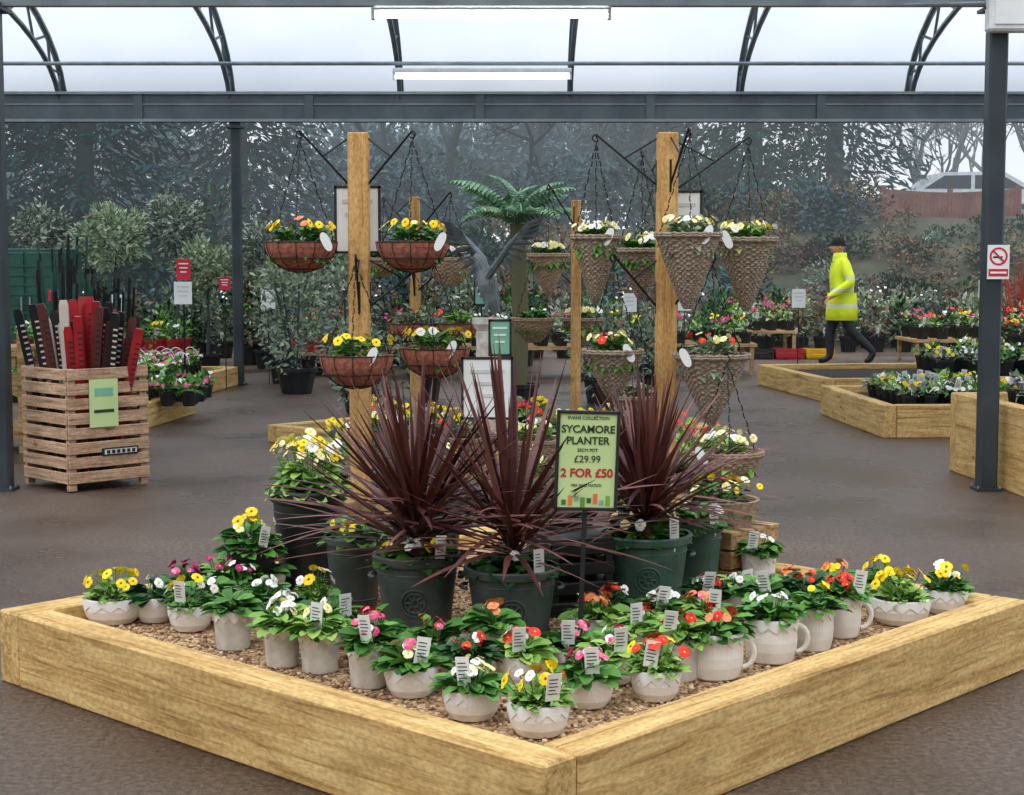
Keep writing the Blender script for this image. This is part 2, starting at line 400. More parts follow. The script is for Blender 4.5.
mb=MB();mb.box((3.06,9.86,2.94),(.36,.12,.24),'fixture',bev=.015);mb.box((3.06,9.795,2.94),(.3,.012,.16),'white');mb.tube([(2.88,9.9,3.0),(2.4,9.98,3.0)],.012,'galv');mb.build('junction_box')
mb=MB();x,y,z=3.0,9.905,1.43;mb.box((x,y,z),(.135,.006,.21),'white')
th=np.arange(25)*2*PI/24
def ring(mb,c,r0,r1,mat):
    V=[];F=[]
    for a in th[:-1]: V+=[(c[0]+r0*math.cos(a),c[1],c[2]+r0*math.sin(a)),(c[0]+r1*math.cos(a),c[1],c[2]+r1*math.sin(a))]
    for i in range(24): j=(i+1)%24;F.append((2*i,2*i+1,2*j+1,2*j))
    mb.add(V,F,mat)
ring(mb,(x,y-.005,z+.035),.044,.056,'sign_red')
q=[(-.042,-.034),(-.034,-.042),(.042,.034),(.034,.042)];mb.add([(x+a,y-.007,z+.035-b_) for a,b_ in q],[(0,1,2,3)],'sign_red')
mb.box((x-.005,y-.004,z+.03),(.06,.002,.01),'ink');mb.box((x,y-.004,z-.065),(.12,.003,.045),'sign_red');mb.box((x,y-.006,z-.065),(.1,.002,.012),'white')
mb.build('no_smoking_sign')
# ---------------------------------------------------------------- raised beds
def bed(name,F0,ang,l1,l2,h=.25,t=.11,fill='gravel',fz=None,pebbles=0):
    e=empty(name,(F0[0],F0[1],0),ang)
    for i,(cx,cy,L_,rz) in enumerate([(l1/2+t/2,t/2,l1-t,0),(t/2,l2/2-t/2,l2-t,PI/2),(l1/2-t/2,l2-t/2,l1-t,0),(l1-t/2,l2/2+t/2,l2-t,PI/2)]):
        mb=MB();mb.box((0,0,0),(L_-.006,t,h),'sleeper',bev=.007)
        mb.build('sleeper_%d'%(i+1),parent=e,loc=(cx,cy,h/2),rz=rz)
    fz=h-.06 if fz is None else fz
    mb=MB();mb.add([(t,t,fz),(l1-t,t,fz),(l1-t,l2-t,fz),(t,l2-t,fz)],[(0,1,2,3)],fill);mb.build('fill',parent=e)
    if pebbles:
        import bmesh
        bm=bmesh.new();bmesh.ops.create_icosphere(bm,subdivisions=1,radius=1)
        V=np.array([v.co[:] for v in bm.verts]);F=[tuple(v.index for v in f.verts) for f in bm.faces];bm.free()
        P=np.stack([rng.uniform(t+.01,l1-t-.01,pebbles),rng.uniform(t+.01,l2-t-.01,pebbles),np.full(pebbles,fz)+rng.uniform(-.002,.006,pebbles)],1)
        s_=rng.uniform(.005,.011,pebbles);S=np.stack([s_,s_*rng.uniform(.6,1,pebbles),s_*rng.uniform(.45,.8,pebbles)],1)
        mb=MB();mb.inst((V,F,[0]*len(F)),P,rot(rng.random(pebbles)*6.28,rng.normal(0,.3,pebbles)),S,['pebble']);mb.build('pebbles',True,parent=e)
    return e
A46=math.radians(47)
bed('raised_display_bed',(.075,3.67),A46,2.54,2.5,t=.125,pebbles=9500,fz=.185)
bed('raised_display_bed',(-.05,10.9),A46,2.5,2.6,h=.14,fill='soil')
bed('raised_timber_bed',(3.2,16.3),math.radians(8),3.2,2.4,h=.24,fill='soil')
bed('raised_timber_bed',(3.02,12.95),math.radians(3),1.9,2.1,h=.27,fill='soil')
bed('raised_timber_bed',(3.16,9.2),math.radians(5),2.7,1.75,h=.54,fill='soil')
bed('raised_timber_bed',(5.6,20.3),0,4.2,1.0,h=.22,fill='soil')
bed('raised_timber_bed',(-3.45,16.0),math.radians(84),2.6,.9,h=.22,fill='soil')
bed('raised_timber_bed',(-3.15,13.6),math.radians(84),1.5,1.0,h=.22,fill='soil')
# ---------------------------------------------------------------- small pots
FC={'y':('fl_yel','eye_d'),'Y':('fl_yel','eye_y'),'w':('fl_white','eye_y'),'r':('fl_red','eye_y'),'o':('fl_orange','eye_y'),'k':('fl_pink','eye_y'),'m':('fl_mag','eye_y'),'p':('fl_pale','eye_y'),'v':('fl_purp','eye_d')}
def smallpot(x,y,w,kind,fl,z=.19,handle=0,tg=1,nm=None):
    mb=MB();r=w/2;h={'b':.09,'t':.13,'m':.14}[kind];cm='ceramic' if kind!='t' else 'ceramic_grey'
    if kind=='b': pr=[(r*.62,0),(r*.74,.004),(r*.92,.025),(r*1.0,.05),(r,h-.006),(r*.985,h),(r*.93,h),(r*.92,h-.012)]
    elif kind=='t': pr=[(r*.8,0),(r*.86,.005),(r*.9,.04),(r*.97,h*.7),(r,h-.006),(r*.98,h),(r*.92,h),(r*.9,h-.012)]
    else: pr=[(r*.72,0),(r*.8,.006),(r*.9,.04),(r*.93,h*.5),(r*.9,h*.75),(r*.92,h-.006),(r*.9,h),(r*.84,h),(r*.83,h-.012)]
    mb.lathe(pr,(0,0,0),cm,36);mb.disc(r*.62,(0,0,.001),cm,36)
    seg=48;th=np.arange(seg)*2*PI/seg
    zt=h-.002;rr=(r if kind!='m' else r*.92)+.0035;tri=np.abs((np.arange(seg)%4)-2)/2
    zl=h-.02-.018*tri
    V=np.concatenate([np.stack([rr*np.cos(th),rr*np.sin(th),np.full(seg,zt)],1),np.stack([rr*np.cos(th),rr*np.sin(th),zl],1),np.stack([(rr-.007)*np.cos(th),(rr-.007)*np.sin(th),zl-.001],1)])
    F=[]
    for i in range(seg):
        j=(i+1)%seg;F+=[(i,j,seg+j,seg+i),(seg+i,seg+j,2*seg+j,2*seg+i)]
    mb.add(V,F,'white' if kind!='t' else 'ceramic')
    mb.disc(r*.9,(0,0,h-.014),'soil')
    if handle:
        a=np.linspace(-PI/2,PI/2,9);s_=handle
        mb.tube([(s_*(r*.88+.036*math.cos(t)),-.01,h*.52+.042*math.sin(t)) for t in a],.008,cm,8)
    pans='y' in fl or 'v' in fl
    flo=[]
    for ch in sorted(set(fl)): flo.append(FC[ch]+(max(4,int(fl.count(ch)*(4 if pans else 5.5))),))
    if pans: plant(mb,(0,0,h-.01),r+.025,.1,120,.042,random.choice(['lf_mid','lf_light']),flo,SM,fs=.0195)
    else: plant(mb,(0,0,h-.012),r+.012,.08,60,.068,random.choice(['lf_mid','lf_mid','lf_dark','lf_light']),flo,OV,fs=.0165,tight=.62)
    if tg:
        a=random.uniform(-.5,.5);tag(mb,(random.uniform(-.3,.3)*w,-r*.8,h+.015),a,.04,.078,random.uniform(-.05,.3))
    return mb.build(nm or ('potted_pansy' if pans else 'potted_primula'),False,loc=(x,y,z),rz=0 if handle or tg else random.random()*6)
POTS=[(.07,4.14,.16,'b','yywo',0,1),(-.11,4.29,.155,'b','ppw',0,1),(-.29,4.52,.15,'b','pkw',0,1),(.21,4.41,.15,'b','kkw',0,1),(.41,4.48,.14,'b','yrr',0,1),
(.61,4.73,.185,'m','ro',1,0),(.81,4.92,.175,'m','ww',1,0),(.97,5.07,.14,'m','Y',0,0),(1.10,5.25,.135,'m','rr',1,1),(1.34,5.45,.205,'b','yyYy',0,0),(1.54,5.6,.15,'b','yyw',0,0),
(-.42,4.62,.125,'t','wk',0,1),(-.585,4.79,.125,'t','wp',0,1),(-.71,4.86,.115,'t','wwp',0,0),(-.90,5.08,.125,'t','',0,0),(-1.09,5.34,.145,'b','yw',0,1),(-1.38,5.46,.2,'b','yyyy',0,0),
(.27,5.16,.16,'b','oor',0,0),(.42,4.98,.14,'b','rw',0,1),(.50,5.24,.14,'b','www',0,1),(.63,5.2,.15,'b','ook',0,1),(-.77,6.28,.12,'m','y',0,0),(.94,6.02,.135,'m','w',0,1),
(-.57,5.12,.12,'b','w',0,1),(-1.18,5.7,.15,'b','mmk',0,0),(-.99,5.72,.14,'b','wm',0,0),(-.84,5.42,.13,'b','ww',0,0),(1.0,5.35,.13,'t','r',0,0),(.84,5.3,.13,'t','w',0,1),(.79,5.52,.13,'b','ww',0,1),
(1.17,5.72,.15,'b','oY',0,0),(-.24,4.84,.14,'b','kr',0,0),(.03,4.66,.15,'b','wr',0,1),(.19,4.75,.14,'b','kk',0,1),(-.06,4.85,.14,'t','o',0,0),(.68,5.5,.13,'b','wr',0,1),(.99,5.6,.14,'b','oo',0,0),(-.75,5.2,.13,'b','ww',0,0),(-1.04,5.5,.13,'b','w',0,0),
(-.43,4.92,.13,'b','rk',0,0),(.34,5.3,.13,'b','rw',0,0),(1.35,5.7,.15,'b','yY',0,0),(-.68,5.45,.13,'b','yw',0,0),(-1.08,5.82,.14,'b','m',0,0),(.30,4.66,.14,'b','wk',0,1),(-.13,4.6,.13,'b','wr',0,0),(-1.24,5.47,.13,'b','w',0,0),(-.92,5.9,.14,'b','mw',0,0),(.5,4.7,.13,'t','r',0,1)]
for p in POTS: smallpot(p[0],p[1],p[2],p[3],p[4],.188,p[5],p[6])
# ---------------------------------------------------------------- tubs with cordyline
def straps(mb,c,n,Lr,wid,mat,elr=(.1,1.5),pw=1.0,bias=None,droop=.18):
    for i in range(n):
        az=random.random()*2*PI;u=random.random()**pw;el=elr[0]+(elr[1]-elr[0])*u
        L_=random.uniform(*Lr);w_=wid*random.uniform(.75,1.1)
        d=np.array([math.cos(az)*math.cos(el),math.sin(az)*math.cos(el),math.sin(el)]);sd=np.array([-math.sin(az),math.cos(az),0])
        up=np.cross(d,sd)*-1;dr=droop*random.uniform(.2,1.6)*(1-math.sin(el)*.7)
        V=[];k=8;b0=np.array(c)+np.array([math.cos(az)*.012,math.sin(az)*.012,random.uniform(-.03,.12)])
        tw=random.uniform(-.5,.5)
        for j in range(k):
            t=j/(k-1);p=b0+d*L_*t+np.array([0,0,-dr*L_*t*t]);ww=w_*(.55+1.0*t if t<.35 else .9*((1-t)/.65)**.7)*.5+.0006
            s2=sd*math.cos(tw*t)+up*math.sin(tw*t)
            V+=[p+s2*ww+up*ww*.35,p,p-s2*ww+up*ww*.35]
        F=[]
        for j in range(k-1): a=j*3;F+=[(a,a+1,a+4,a+3),(a+1,a+2,a+5,a+4)]
        mb.add(V,F,mat)
def tub(name,x,y,r,h,z=.187,mat='tub',cord=None,fl=(),crest=True,lf='lf_mid',ph=.1,n=120,tg=True):
    mb=MB();pr=[(r*.72,0),(r*.74,.01),(r*.78,h*.25),(r*.88,h*.7),(r*.9,h*.86),(r*.97,h*.88),(r*1.0,h*.9),(r*1.01,h*.98),(r*.99,h),(r*.93,h),(r*.9,h-.03)]
    mb.lathe(pr,(0,0,0),mat,44);mb.disc(r*.72,(0,0,.001),mat,44);mb.disc(r*.91,(0,0,h-.028),'soil',30)
    for q in(.14,.78): mb.tube([((r*(.74+.17*q)+.002)*math.cos(a),(r*(.74+.17*q)+.002)*math.sin(a),h*q) for a in np.linspace(0,2*PI,40)[:-1]],.003,mat,5,True)
    if crest:
        zc=h*.45;rr=r*.835
        for R_ in(.045,.033,.012):
            P=[]
            for a in np.linspace(0,2*PI,24)[:-1]:
                t=-PI/2+R_*math.cos(a)/rr;zz=zc+R_*math.sin(a);r2=r*(.78+.1*(zz/h-.25)/.45)+.003
                P.append((r2*math.cos(t),r2*math.sin(t),zz))
            mb.tube(P,.004,mat,5,True)
        for a in np.linspace(0,2*PI,9)[:-1]:
            P=[]
            for R_ in(.014,.031):
                t=-PI/2+R_*math.cos(a)/rr;zz=zc+R_*math.sin(a);r2=r*(.78+.1*(zz/h-.25)/.45)+.003;P.append((r2*math.cos(t),r2*math.sin(t),zz))
            mb.tube(P,.0035,mat,4)
        for s_ in(-1,1):
            mb.tube([(s_*(r*.93+.02*math.sin(t)),.04*math.cos(t),h*.72+0*t) for t in np.linspace(0,PI,9)],.007,mat,6)
    plant(mb,(0,0,h-.03),r*1.05,ph,n,.075,lf,fl,OV,fs=.02)
    if cord:
        nn,L0,L1,wd,top=cord[:5];zb=h+.05
        mb.tube([(0,0,h-.03),(0,0,zb+.06)],[.03,.022],'cord',8)
        straps(mb,(0,0,zb),int(nn*.75),(L0,L1),wd,'cord',(-.02,.95),1.0,droop=.18)
        straps(mb,(0,0,zb+.03),int(nn*.45),(top*.75,top),wd*.9,'cord',(.8,1.5),1.0,droop=.06)
    if tg: tag(mb,(r*.55,-r*.8,h-.0),.3,.035,.08)
    return mb.build(name,False,loc=(x,y,z))
tub('cordyline_planter',-.32,5.32,.15,.27,cord=(165,.45,.6,.026,.52),fl=[FC['w']+(8,),FC['Y']+(6,)])
tub('cordyline_planter',0.0,5.22,.16,.245,cord=(105,.4,.56,.028,.66),fl=[FC['w']+(3,),FC['o']+(3,)],lf='lf_dark')
tub('cordyline_planter',.48,5.72,.17,.27,mat='tub2',cord=(160,.4,.56,.026,.5),fl=[FC['p']+(8,),FC['w']+(7,)])
tub('flower_tub',-.57,5.72,.11,.26,fl=[FC['y']+(12,)],crest=False,n=80,tg=False)
tub('flower_tub',.70,5.98,.1,.27,mat='tub2',fl=[FC['w']+(5,)],crest=False,n=70)
tub('flower_tub',-.78,6.08,.15,.38,mat='black_plastic',fl=[FC['y']+(18,),FC['p']+(20,),FC['w']+(10,)],crest=False,n=280,ph=.24,lf='lf_light',tg=False)
tub('flower_tub',-.97,5.88,.1,.2,mat='black_plastic',fl=[FC['y']+(8,),FC['p']+(5,)],crest=False,n=110,ph=.14)
tub('flower_tub',-.33,6.1,.15,.34,mat='black_plastic',fl=[FC['p']+(14,),FC['y']+(8,)],crest=False,n=160,ph=.25,lf='lf_dark',tg=False)
tub('flower_tub',.18,6.15,.15,.3,mat='black_plastic',fl=[FC['p']+(8,),FC['y']+(4,)],crest=False,n=160,ph=.28,lf='lf_dark',tg=False)
tub('flower_tub',.5,6.3,.13,.34,mat='black_plastic',fl=[FC['p']+(8,),FC['w']+(8,)],crest=False,n=160,ph=.2,lf='lf_light',tg=False)
mb=MB()
for z in(.03,.1,.17,.24): mb.box((0,0,z),(.24,.2,.045),'black_plastic',bev=.005)
for a in(-.1,.1):
    for b_ in(-.08,.08): mb.box((a,b_,.13),(.025,.025,.26),'black_plastic')
mb.box((0,0,.27),(.23,.19,.01),'black_plastic');mb.build('plastic_crate',loc=(.22,5.62,.19),rz=.3)
mb=MB()
for z in(0,.075,.15):
    for y in(-.13,-.043,.043,.13): mb.box((0,y,z+.06),(.34,.065,.014),'pallet_wood')
    for x in(-.14,0,.14): mb.box((x,0,z+.027),(.05,.32,.05),'pallet_wood')
mb.build('pallet_stand',loc=(.82,6.24,0.186),rz=A46-PI/2)
mb=MB();mb.lathe([(.12,0),(.15,.09),(.155,.1),(.14,.1),(.13,.03)],(0,0,0),'wicker',40,lambda i,t:.004*np.sin(t*20));mb.disc(.14,(0,0,.08),'soil')
plant(mb,(0,0,.09),.19,.09,130,.05,'lf_mid',[FC['y']+(9,),FC['p']+(9,),FC['r']+(3,)],SM,trail=.03,fs=.02);mb.build('flower_basket',loc=(.82,6.24,.186+.217))
# big sign
def text(s_,size,loc,mat,par,rx=PI/2,bold=.0):
    cu=bpy.data.curves.new('lettering','FONT');cu.body=s_;cu.size=size;cu.align_x='CENTER';cu.align_y='CENTER';cu.extrude=.0006;cu.offset=bold
    o=bpy.data.objects.new('lettering',cu);sc.collection.objects.link(o);cu.materials.append(M[mat]);o.location=loc;o.rotation_euler=(rx,0,0);o.parent=par
e=empty('price_sign',(.235,4.98,.81),math.radians(7));e.rotation_euler[1]=math.radians(2)
mb=MB();W_,H_=.19,.305
mb.box((0,0,0),(W_,.006,H_),'sign_green')
for s_ in(-1,1): mb.box((s_*W_/2,-.002,0),(.01,.016,H_+.01),'ink',bev=.002);mb.box((0,-.002,s_*H_/2),(W_+.01,.016,.01),'ink',bev=.002)
mb.box((0,.006,-.36),(.014,.01,.46),'ink');mb.box((0,.0,-.61),(.14,.1,.014),'ink')
for i in range(8): mb.box((-.07+.02*i,-.0035,-.132+.006*(i%3)),(.014,.002,.016+.016*(i%2)),['lf_mid','fl_orange','sign_teal','lf_light'][i%4])
mb.build('board',parent=e)
for s_,sz,z,mt,bo in [('EVANS COLLECTION',.014,.134,'dark_text',0),('SYCAMORE',.033,.098,'dark_text',.0006),('PLANTER',.033,.062,'dark_text',.0006),('20CM POT',.014,.033,'dark_text',0),('£29.99',.031,.004,'dark_text',.0),('2 FOR £50',.037,-.04,'red_text',.001),('MIX AND MATCH',.012,-.078,'dark_text',0)]:
    text(s_,sz,(0,-.0045,z),mt,e,bold=bo)
# ---------------------------------------------------------------- hanging baskets
def chain(mb,a,b_,r=.0036):
    a=np.array(a);b_=np.array(b_);n=max(3,int(np.linalg.norm(b_-a)/.045))
    for i in range(n):
        p=a+(b_-a)*i/n;q=a+(b_-a)*(i+.8)/n;mb.tube([p,(p+q)/2+np.array([.004*(i%2*2-1),.0,0]),q],r,'iron',4)
def hbasket(x,y,z,r,h,kind,hook,fl,lf='lf_light',tg=True,n=230,fs=.024):
    mb=MB()
    if kind=='coco':
        pr=[(.01,-h)]+[(r*math.sin(a),-h*math.cos(a)) for a in np.linspace(.15,PI/2,9)]+[(r*.94,0),(r*.9,-.03)]
        mb.lathe(pr,(0,0,0),'coco',32)
        for k in range(12):
            t=k*PI/6;mb.tube([((r+.004)*math.sin(a)*math.cos(t),(r+.004)*math.sin(a)*math.sin(t),-(h+.004)*math.cos(a)) for a in np.linspace(.1,PI/2,7)],.0022,'iron',4)
        for a in(.5,1.0,PI/2): mb.tube([((r+.005)*math.sin(a)*math.cos(t),(r+.005)*math.sin(a)*math.sin(t),-(h+.005)*math.cos(a)) for t in np.linspace(0,2*PI,29)[:-1]],.003,'iron',5,True)
    else:
        mt='wicker' if kind!='coneg' else 'wicker_grey'
        nr=max(10,int(h/.0135));pr=[]
        for i in range(nr*2+1):
            t=i/(nr*2)
            rad=(r*(.1+.9*t**.85)) if kind.startswith('cone') else r*math.sin(.35+t*(PI/2-.35))
            pr.append((rad,-h+h*t))
        def fn(i,th):
            g=(i//2);return (.004 if i%2 else 0)*np.sign(np.sin(th*20+(g%2)*PI))+(.0015 if i%2 else 0)
        mb.lathe(pr,(0,0,0),mt,80,fn)
        mb.disc(pr[0][0],(0,0,-h),mt)
        for dz in(0,.012): mb.tube([((r+.004)*math.cos(t),(r+.004)*math.sin(t),dz-.005+.003*math.sin(t*20)) for t in np.linspace(0,2*PI,49)[:-1]],.009,mt,6,True)
    mb.disc(r*.92,(0,0,-.015),'soil')
    plant(mb,(0,0,0),r*1.15,r*.6,n,.06,lf,fl,SM,trail=.09,fs=fs)
    if hook is not None:
        for k in range(3):
            t=k*2*PI/3+.5;chain(mb,(r*math.cos(t),r*math.sin(t),0),(0,0,hook-z))
        mb.tube([(0,0,hook-z-.01),(.012,0,hook-z+.02),(0,0,hook-z+.04)],.004,'iron',5)
    if tg:
        a=random.choice([-1,1])*.45;c=np.array([r*.8*random.choice([-1,1,.6]),-r*.8,-.0])
        V=[]
        for t in np.linspace(0,2*PI,17)[:-1]:
            u=.024*math.cos(t);w_=.055*(abs(math.sin(t))**.7)*np.sign(math.sin(t));V.append(c+np.array([u*math.cos(a)-w_*math.sin(a),-.01,u*math.sin(a)+w_*math.cos(a)]))
        mb.add(V,[tuple(range(16))],'white')
    return mb.build('hanging_flower_basket' if hook is not None else 'wicker_flower_basket',False,loc=(x,y,z))
yl=[FC['y']+(18,),FC['o']+(4,),FC['v']+(4,)];pl=[FC['p']+(18,),FC['w']+(8,)]
LP=(-.86,9.05);RP=(.87,9.05)
hb=[(-1.17,8.9,1.54,.2,.165,'coco',2.1,yl),(-.55,8.9,1.54,.2,.165,'coco',2.1,[FC['y']+(14,),FC['p']+(8,)]),(-.84,8.62,.93,.2,.18,'coco',1.42,[FC['y']+(18,)]),(-.44,9.15,.94,.2,.17,'coco',1.42,[FC['y']+(18,),FC['w']+(4,)]),
(.475,9.15,1.57,.135,.38,'coneg',2.1,pl),(.955,8.72,1.575,.175,.4,'coneg',2.1,pl),(1.33,9.1,1.555,.165,.4,'coneg',2.08,pl+[FC['y']+(4,)]),(.565,8.95,.93,.165,.28,'coneg',1.42,[FC['p']+(12,),FC['r']+(4,)]),(1.10,8.8,.915,.205,.37,'coneg',1.42,[FC['p']+(5,),FC['r']+(4,)]),
(1.14,8.45,.42,.19,.16,'wbowl',.9,pl),(.27,11.9,1.48,.15,.3,'cone',1.95,pl),(.93,10.4,1.54,.13,.26,'cone',2.0,pl),(.55,12.6,.98,.16,.22,'coneg',1.5,pl),(.17,12.6,.98,.16,.18,'wbowl',1.5,[]),(-.76,12.0,.97,.18,.14,'coco',1.45,[FC['m']+(5,)]),(-.39,12.0,.97,.18,.14,'coco',1.45,[]),(-1.03,12.9,1.45,.16,.14,'wbowl',1.9,[]),(-.46,12.0,1.45,.17,.2,'wbowl',1.9,pl),(-.75,9.4,.45,.15,.14,'coco',.95,pl),(.78,9.7,1.5,.15,.3,'coneg',2.05,pl),(.75,9.6,.62,.16,.25,'coneg',1.1,[]),
(.12,9.6,.36,.2,.2,'wbowl',None,pl),(.48,9.75,.36,.2,.2,'wbowl',None,[FC['y']+(8,)]),(-.27,9.75,.36,.2,.2,'wbowl',None,[FC['r']+(5,)])]
for i,b_ in enumerate(hb): hbasket(*b_,lf=['lf_light','lf_mid','lf_grey'][i%3] if i>3 else 'lf_mid',tg=i<10)
mb=MB();mb.box((0,0,.14),(1.2,.5,.03),'pallet_wood')
for x in(-.5,.5):
    for y in(-.18,.18): mb.box((x,y,.065),(.06,.06,.13),'pallet_wood')
mb.build('low_display_table',loc=(.1,9.7,0))
def stand(x,y,arms,h=2.15,w=.115):
    mb=MB();mb.box((0,0,h/2),(w,w,h),'post_wood',bev=.006)
    mb.box((0,0,.04),(.6,.09,.08),'pallet_wood',az=A46);mb.box((0,0,.04),(.6,.09,.08),'pallet_wood',az=A46+PI/2)
    for (ax,ay,az_) in arms:
        dx,dy=ax-x,ay-y;L_=math.hypot(dx,dy);ux,uy=dx/L_,dy/L_;s0=w/2
        mb.tube([(ux*s0,uy*s0,az_-.28),(ux*s0,uy*s0,az_-.1)],.008,'iron',5)
        # single straight strut rising outwards from the post to the hook
        mb.tube([(ux*s0,uy*s0,az_-.24),(dx,dy,az_+.05)],.007,'iron',5)
        mb.tube([(dx+.02*ux*math.sin(t),dy+.02*uy*math.sin(t),az_+.03+.02*math.cos(t)) for t in np.linspace(0,4,7)],.005,'iron',5)
        mb.tube([(ux*s0,uy*s0,az_+.02),(dx*.55+ux*s0*.45,dy*.55+uy*s0*.45,az_-.09)],.005,'iron',5)
    return mb.build('basket_display_post',loc=(x,y,0))
stand(*LP,[(-1.17,8.9,2.1),(-.55,8.9,2.1),(-.84,8.62,1.42),(-.44,9.15,1.42)])
stand(*RP,[(.475,9.15,2.1),(.955,8.72,2.1),(1.33,9.1,2.08),(.565,8.95,1.42),(1.10,8.8,1.42),(.78,9.7,2.05)])
stand(-.75,12.4,[(-.76,12.0,1.45),(-.39,12.0,1.45),(-1.03,12.9,1.9),(-.46,12.0,1.9)],1.93,.08)
stand(.49,12.3,[(.27,11.9,1.95),(.55,12.6,1.5),(.17,12.6,1.5)],1.9,.075)
def board(x,y,z,w_,h_,mat,name='price_board',stick=0,frame='ink',rz=0):
    mb=MB();mb.box((0,0,0),(w_,.008,h_),mat)
    if frame:
        for s_ in(-1,1): mb.box((s_*w_/2,0,0),(.014,.016,h_+.014),frame);mb.box((0,0,s_*h_/2),(w_+.014,.016,.014),frame)
    if stick: mb.tube([(0,.01,-stick),(0,.01,-h_/2)],.006,'iron',5)
    for i in range(3): mb.box((0,-.006,h_*(.28-.2*i)),(w_*(.7-.12*i),.002,h_*.06),'white' if mat in('sign_red','sign_teal') else 'label_stick' if mat=='white' else 'dark_text')
    return mb.build(name,loc=(x,y,z),rz=rz)
board(-.88,9.17,1.67,.25,.37,'white');board(.98,9.2,1.66,.2,.34,'white')
board(-.14,9.0,.72,.28,.34,'white',stick=.72);board(-.08,10.6,.93,.14,.23,'sign_teal',stick=.9);board(-.25,13,1.2,.11,.23,'sign_teal',stick=1.15)
board(-3.52,17.2,1.35,.15,.22,'sign_red','sale_sign',stick=1.3,frame=None);board(-3.52,17.15,1.1,.19,.24,'white','sale_sign',frame=None,stick=1.05);board(-3.1,17.3,1.2,.12,.14,'sign_red','sale_sign',stick=1.15,frame=None)
board(-5.3,18.6,1.05,.16,.14,'sign_red','sale_sign',stick=1.0,frame=None);board(-4.6,18.7,.95,.14,.2,'white','sale_sign',stick=.9,frame=None)
for x,y,z in((3.4,19,1.0),(-2.8,18.4,1.0),(2.1,19.5,.95),(5.9,20,1.1),(1.4,19,.95)): board(x,y,z,.16,.22,'white' ,stick=z-.02,frame=None)
# ---------------------------------------------------------------- slatted crate with garden tools
e=empty('slatted_tool_crate',(-2.74,9.83,0),math.radians(45));S_=.57;H_=.76
mb=MB()
for i in range(8):
    z=.09+.092*i
    mb.box((S_/2,0,z),(S_,.016,.07),'crate_wood',bev=.003);mb.box((S_/2,S_,z),(S_,.016,.07),'crate_wood',bev=.003)
mb.build('slats_front_back',parent=e)
mb=MB()
for i in range(8):
    z=.09+.092*i
    for x in(0,S_): mb.box((S_/2,-x,z),(S_-.02,.016,.07),'crate_wood',bev=.003)
o=mb.build('slats_sides',parent=e);o.rotation_euler[2]=PI/2
mb=MB()
for x in(.03,S_-.03):
    for y in(.025,S_-.025): mb.box((x,y,H_/2+.01),(.05,.035,H_+.0),'crate_wood')
mb.box((S_/2,S_/2,.06),(S_-.04,S_-.04,.02),'crate_wood');mb.build('corner_posts',parent=e)
mb=MB();mb.box((S_*.62,-.014,.24),(.26,.01,.05),'ink',bev=.003);mb.box((S_*.62,-.021,.24),(.23,.004,.03),'label_stick')
for i in range(6): mb.box((S_*.62-.09+.036*i,-.024,.24),(.022,.003,.022),'ink')
mb.build('name_plate',parent=e)
mb=MB();mb.box((S_*.42,-.018,.55),(.2,.006,.3),'sign_green');mb.box((S_*.42,-.022,.62),(.13,.002,.05),'sign_teal');mb.box((S_*.42,-.022,.5),(.14,.002,.02),'dark_text');mb.build('price_card',parent=e)
mb=MB()
cols=['handle_black','handle_red','handle_brown','handle_black','handle_red','handle_red','handle_black','handle_brown','handle_cream']
for i in range(40):
    x=random.uniform(.06,S_-.06);y=random.uniform(.06,S_-.06);an=(x/S_-.5)*.6+random.uniform(-.08,.08);a2=(y/S_-.5)*.6+random.uniform(-.08,.08);L_=random.uniform(.95,1.14);c=cols[i%9]
    dx,dy=math.sin(an),math.sin(a2);p0=np.array([.1+x*.65,.1+y*.65,.08]);u=np.array([dx*.8,dy*.8,1.]);u/=np.linalg.norm(u)
    q=np.array([1,-1,0.]);q-=u*q.dot(u);q/=np.linalg.norm(q);nn=np.cross(u,q);V=[]
    prof=[(0,.018),(.45,.02),(.5,.027),(.97,.028),(1,.02)]
    for t,w_ in prof:
        for s1,s2 in((-1,-1),(1,-1),(1,1),(-1,1)): V.append(p0+u*L_*t+q*w_*s1+nn*.011*s2)
    F=[]
    for j in range(4):
        for k in range(4): a=j*4+k;b2=j*4+(k+1)%4;F.append((a,b2,b2+4,a+4))
    F+=[(0,3,2,1),(16,17,18,19)];mb.add(V,F,c)
    if c!='handle_cream':
        for sg in(-1,1):
            for t in np.arange(.55,.92,.035): mb.add([p0+u*L_*t+q*(.012+.014*s1)+nn*.0125*sg+u*.006*s2 for s1,s2 in((-1,-1),(1,-1),(1,1),(-1,1))],[(0,1,2,3)],'handle_cream' if i%3==0 else 'ink')
mb.build('boxed_tools',parent=e)
def canes(x0,y0,n,zr):
    mb=MB()
    for i in range(n):
        x=random.uniform(-.22,.22);y=random.uniform(-.15,.15);mb.tube([(x*.6,y*.6,.02),(x,y,random.uniform(*zr))],.011,'iron' if i%3 else 'cab_green',5)
    mb.lathe([(.17,0),(.2,.45),(.21,.46),(.19,.46),(.17,.05)],(0,0,0),'black_plastic',20);mb.disc(.17,(0,0,.02),'black_plastic')
    mb.build('bundle_of_canes',loc=(x0,y0,0))
canes(-3.1,12.2,26,(1.15,1.35));canes(-3.3,11.6,22,(1.2,1.45));canes(-3.75,13.4,22,(1.3,1.7))
mb=MB()
for z in(.12,.45,.78): mb.box((0,0,z),(.9,.5,.03),'pallet_wood')
for x in(-.42,.42):
    for y in(-.22,.22): mb.box((x,y,.45),(.05,.05,.9),'pallet_wood')
for z in(.2,.55): mb.box((0,-.25,z),(.9,.02,.1),'pallet_wood')
mb.build('timber_shelf',loc=(-4.1,12.2,0))
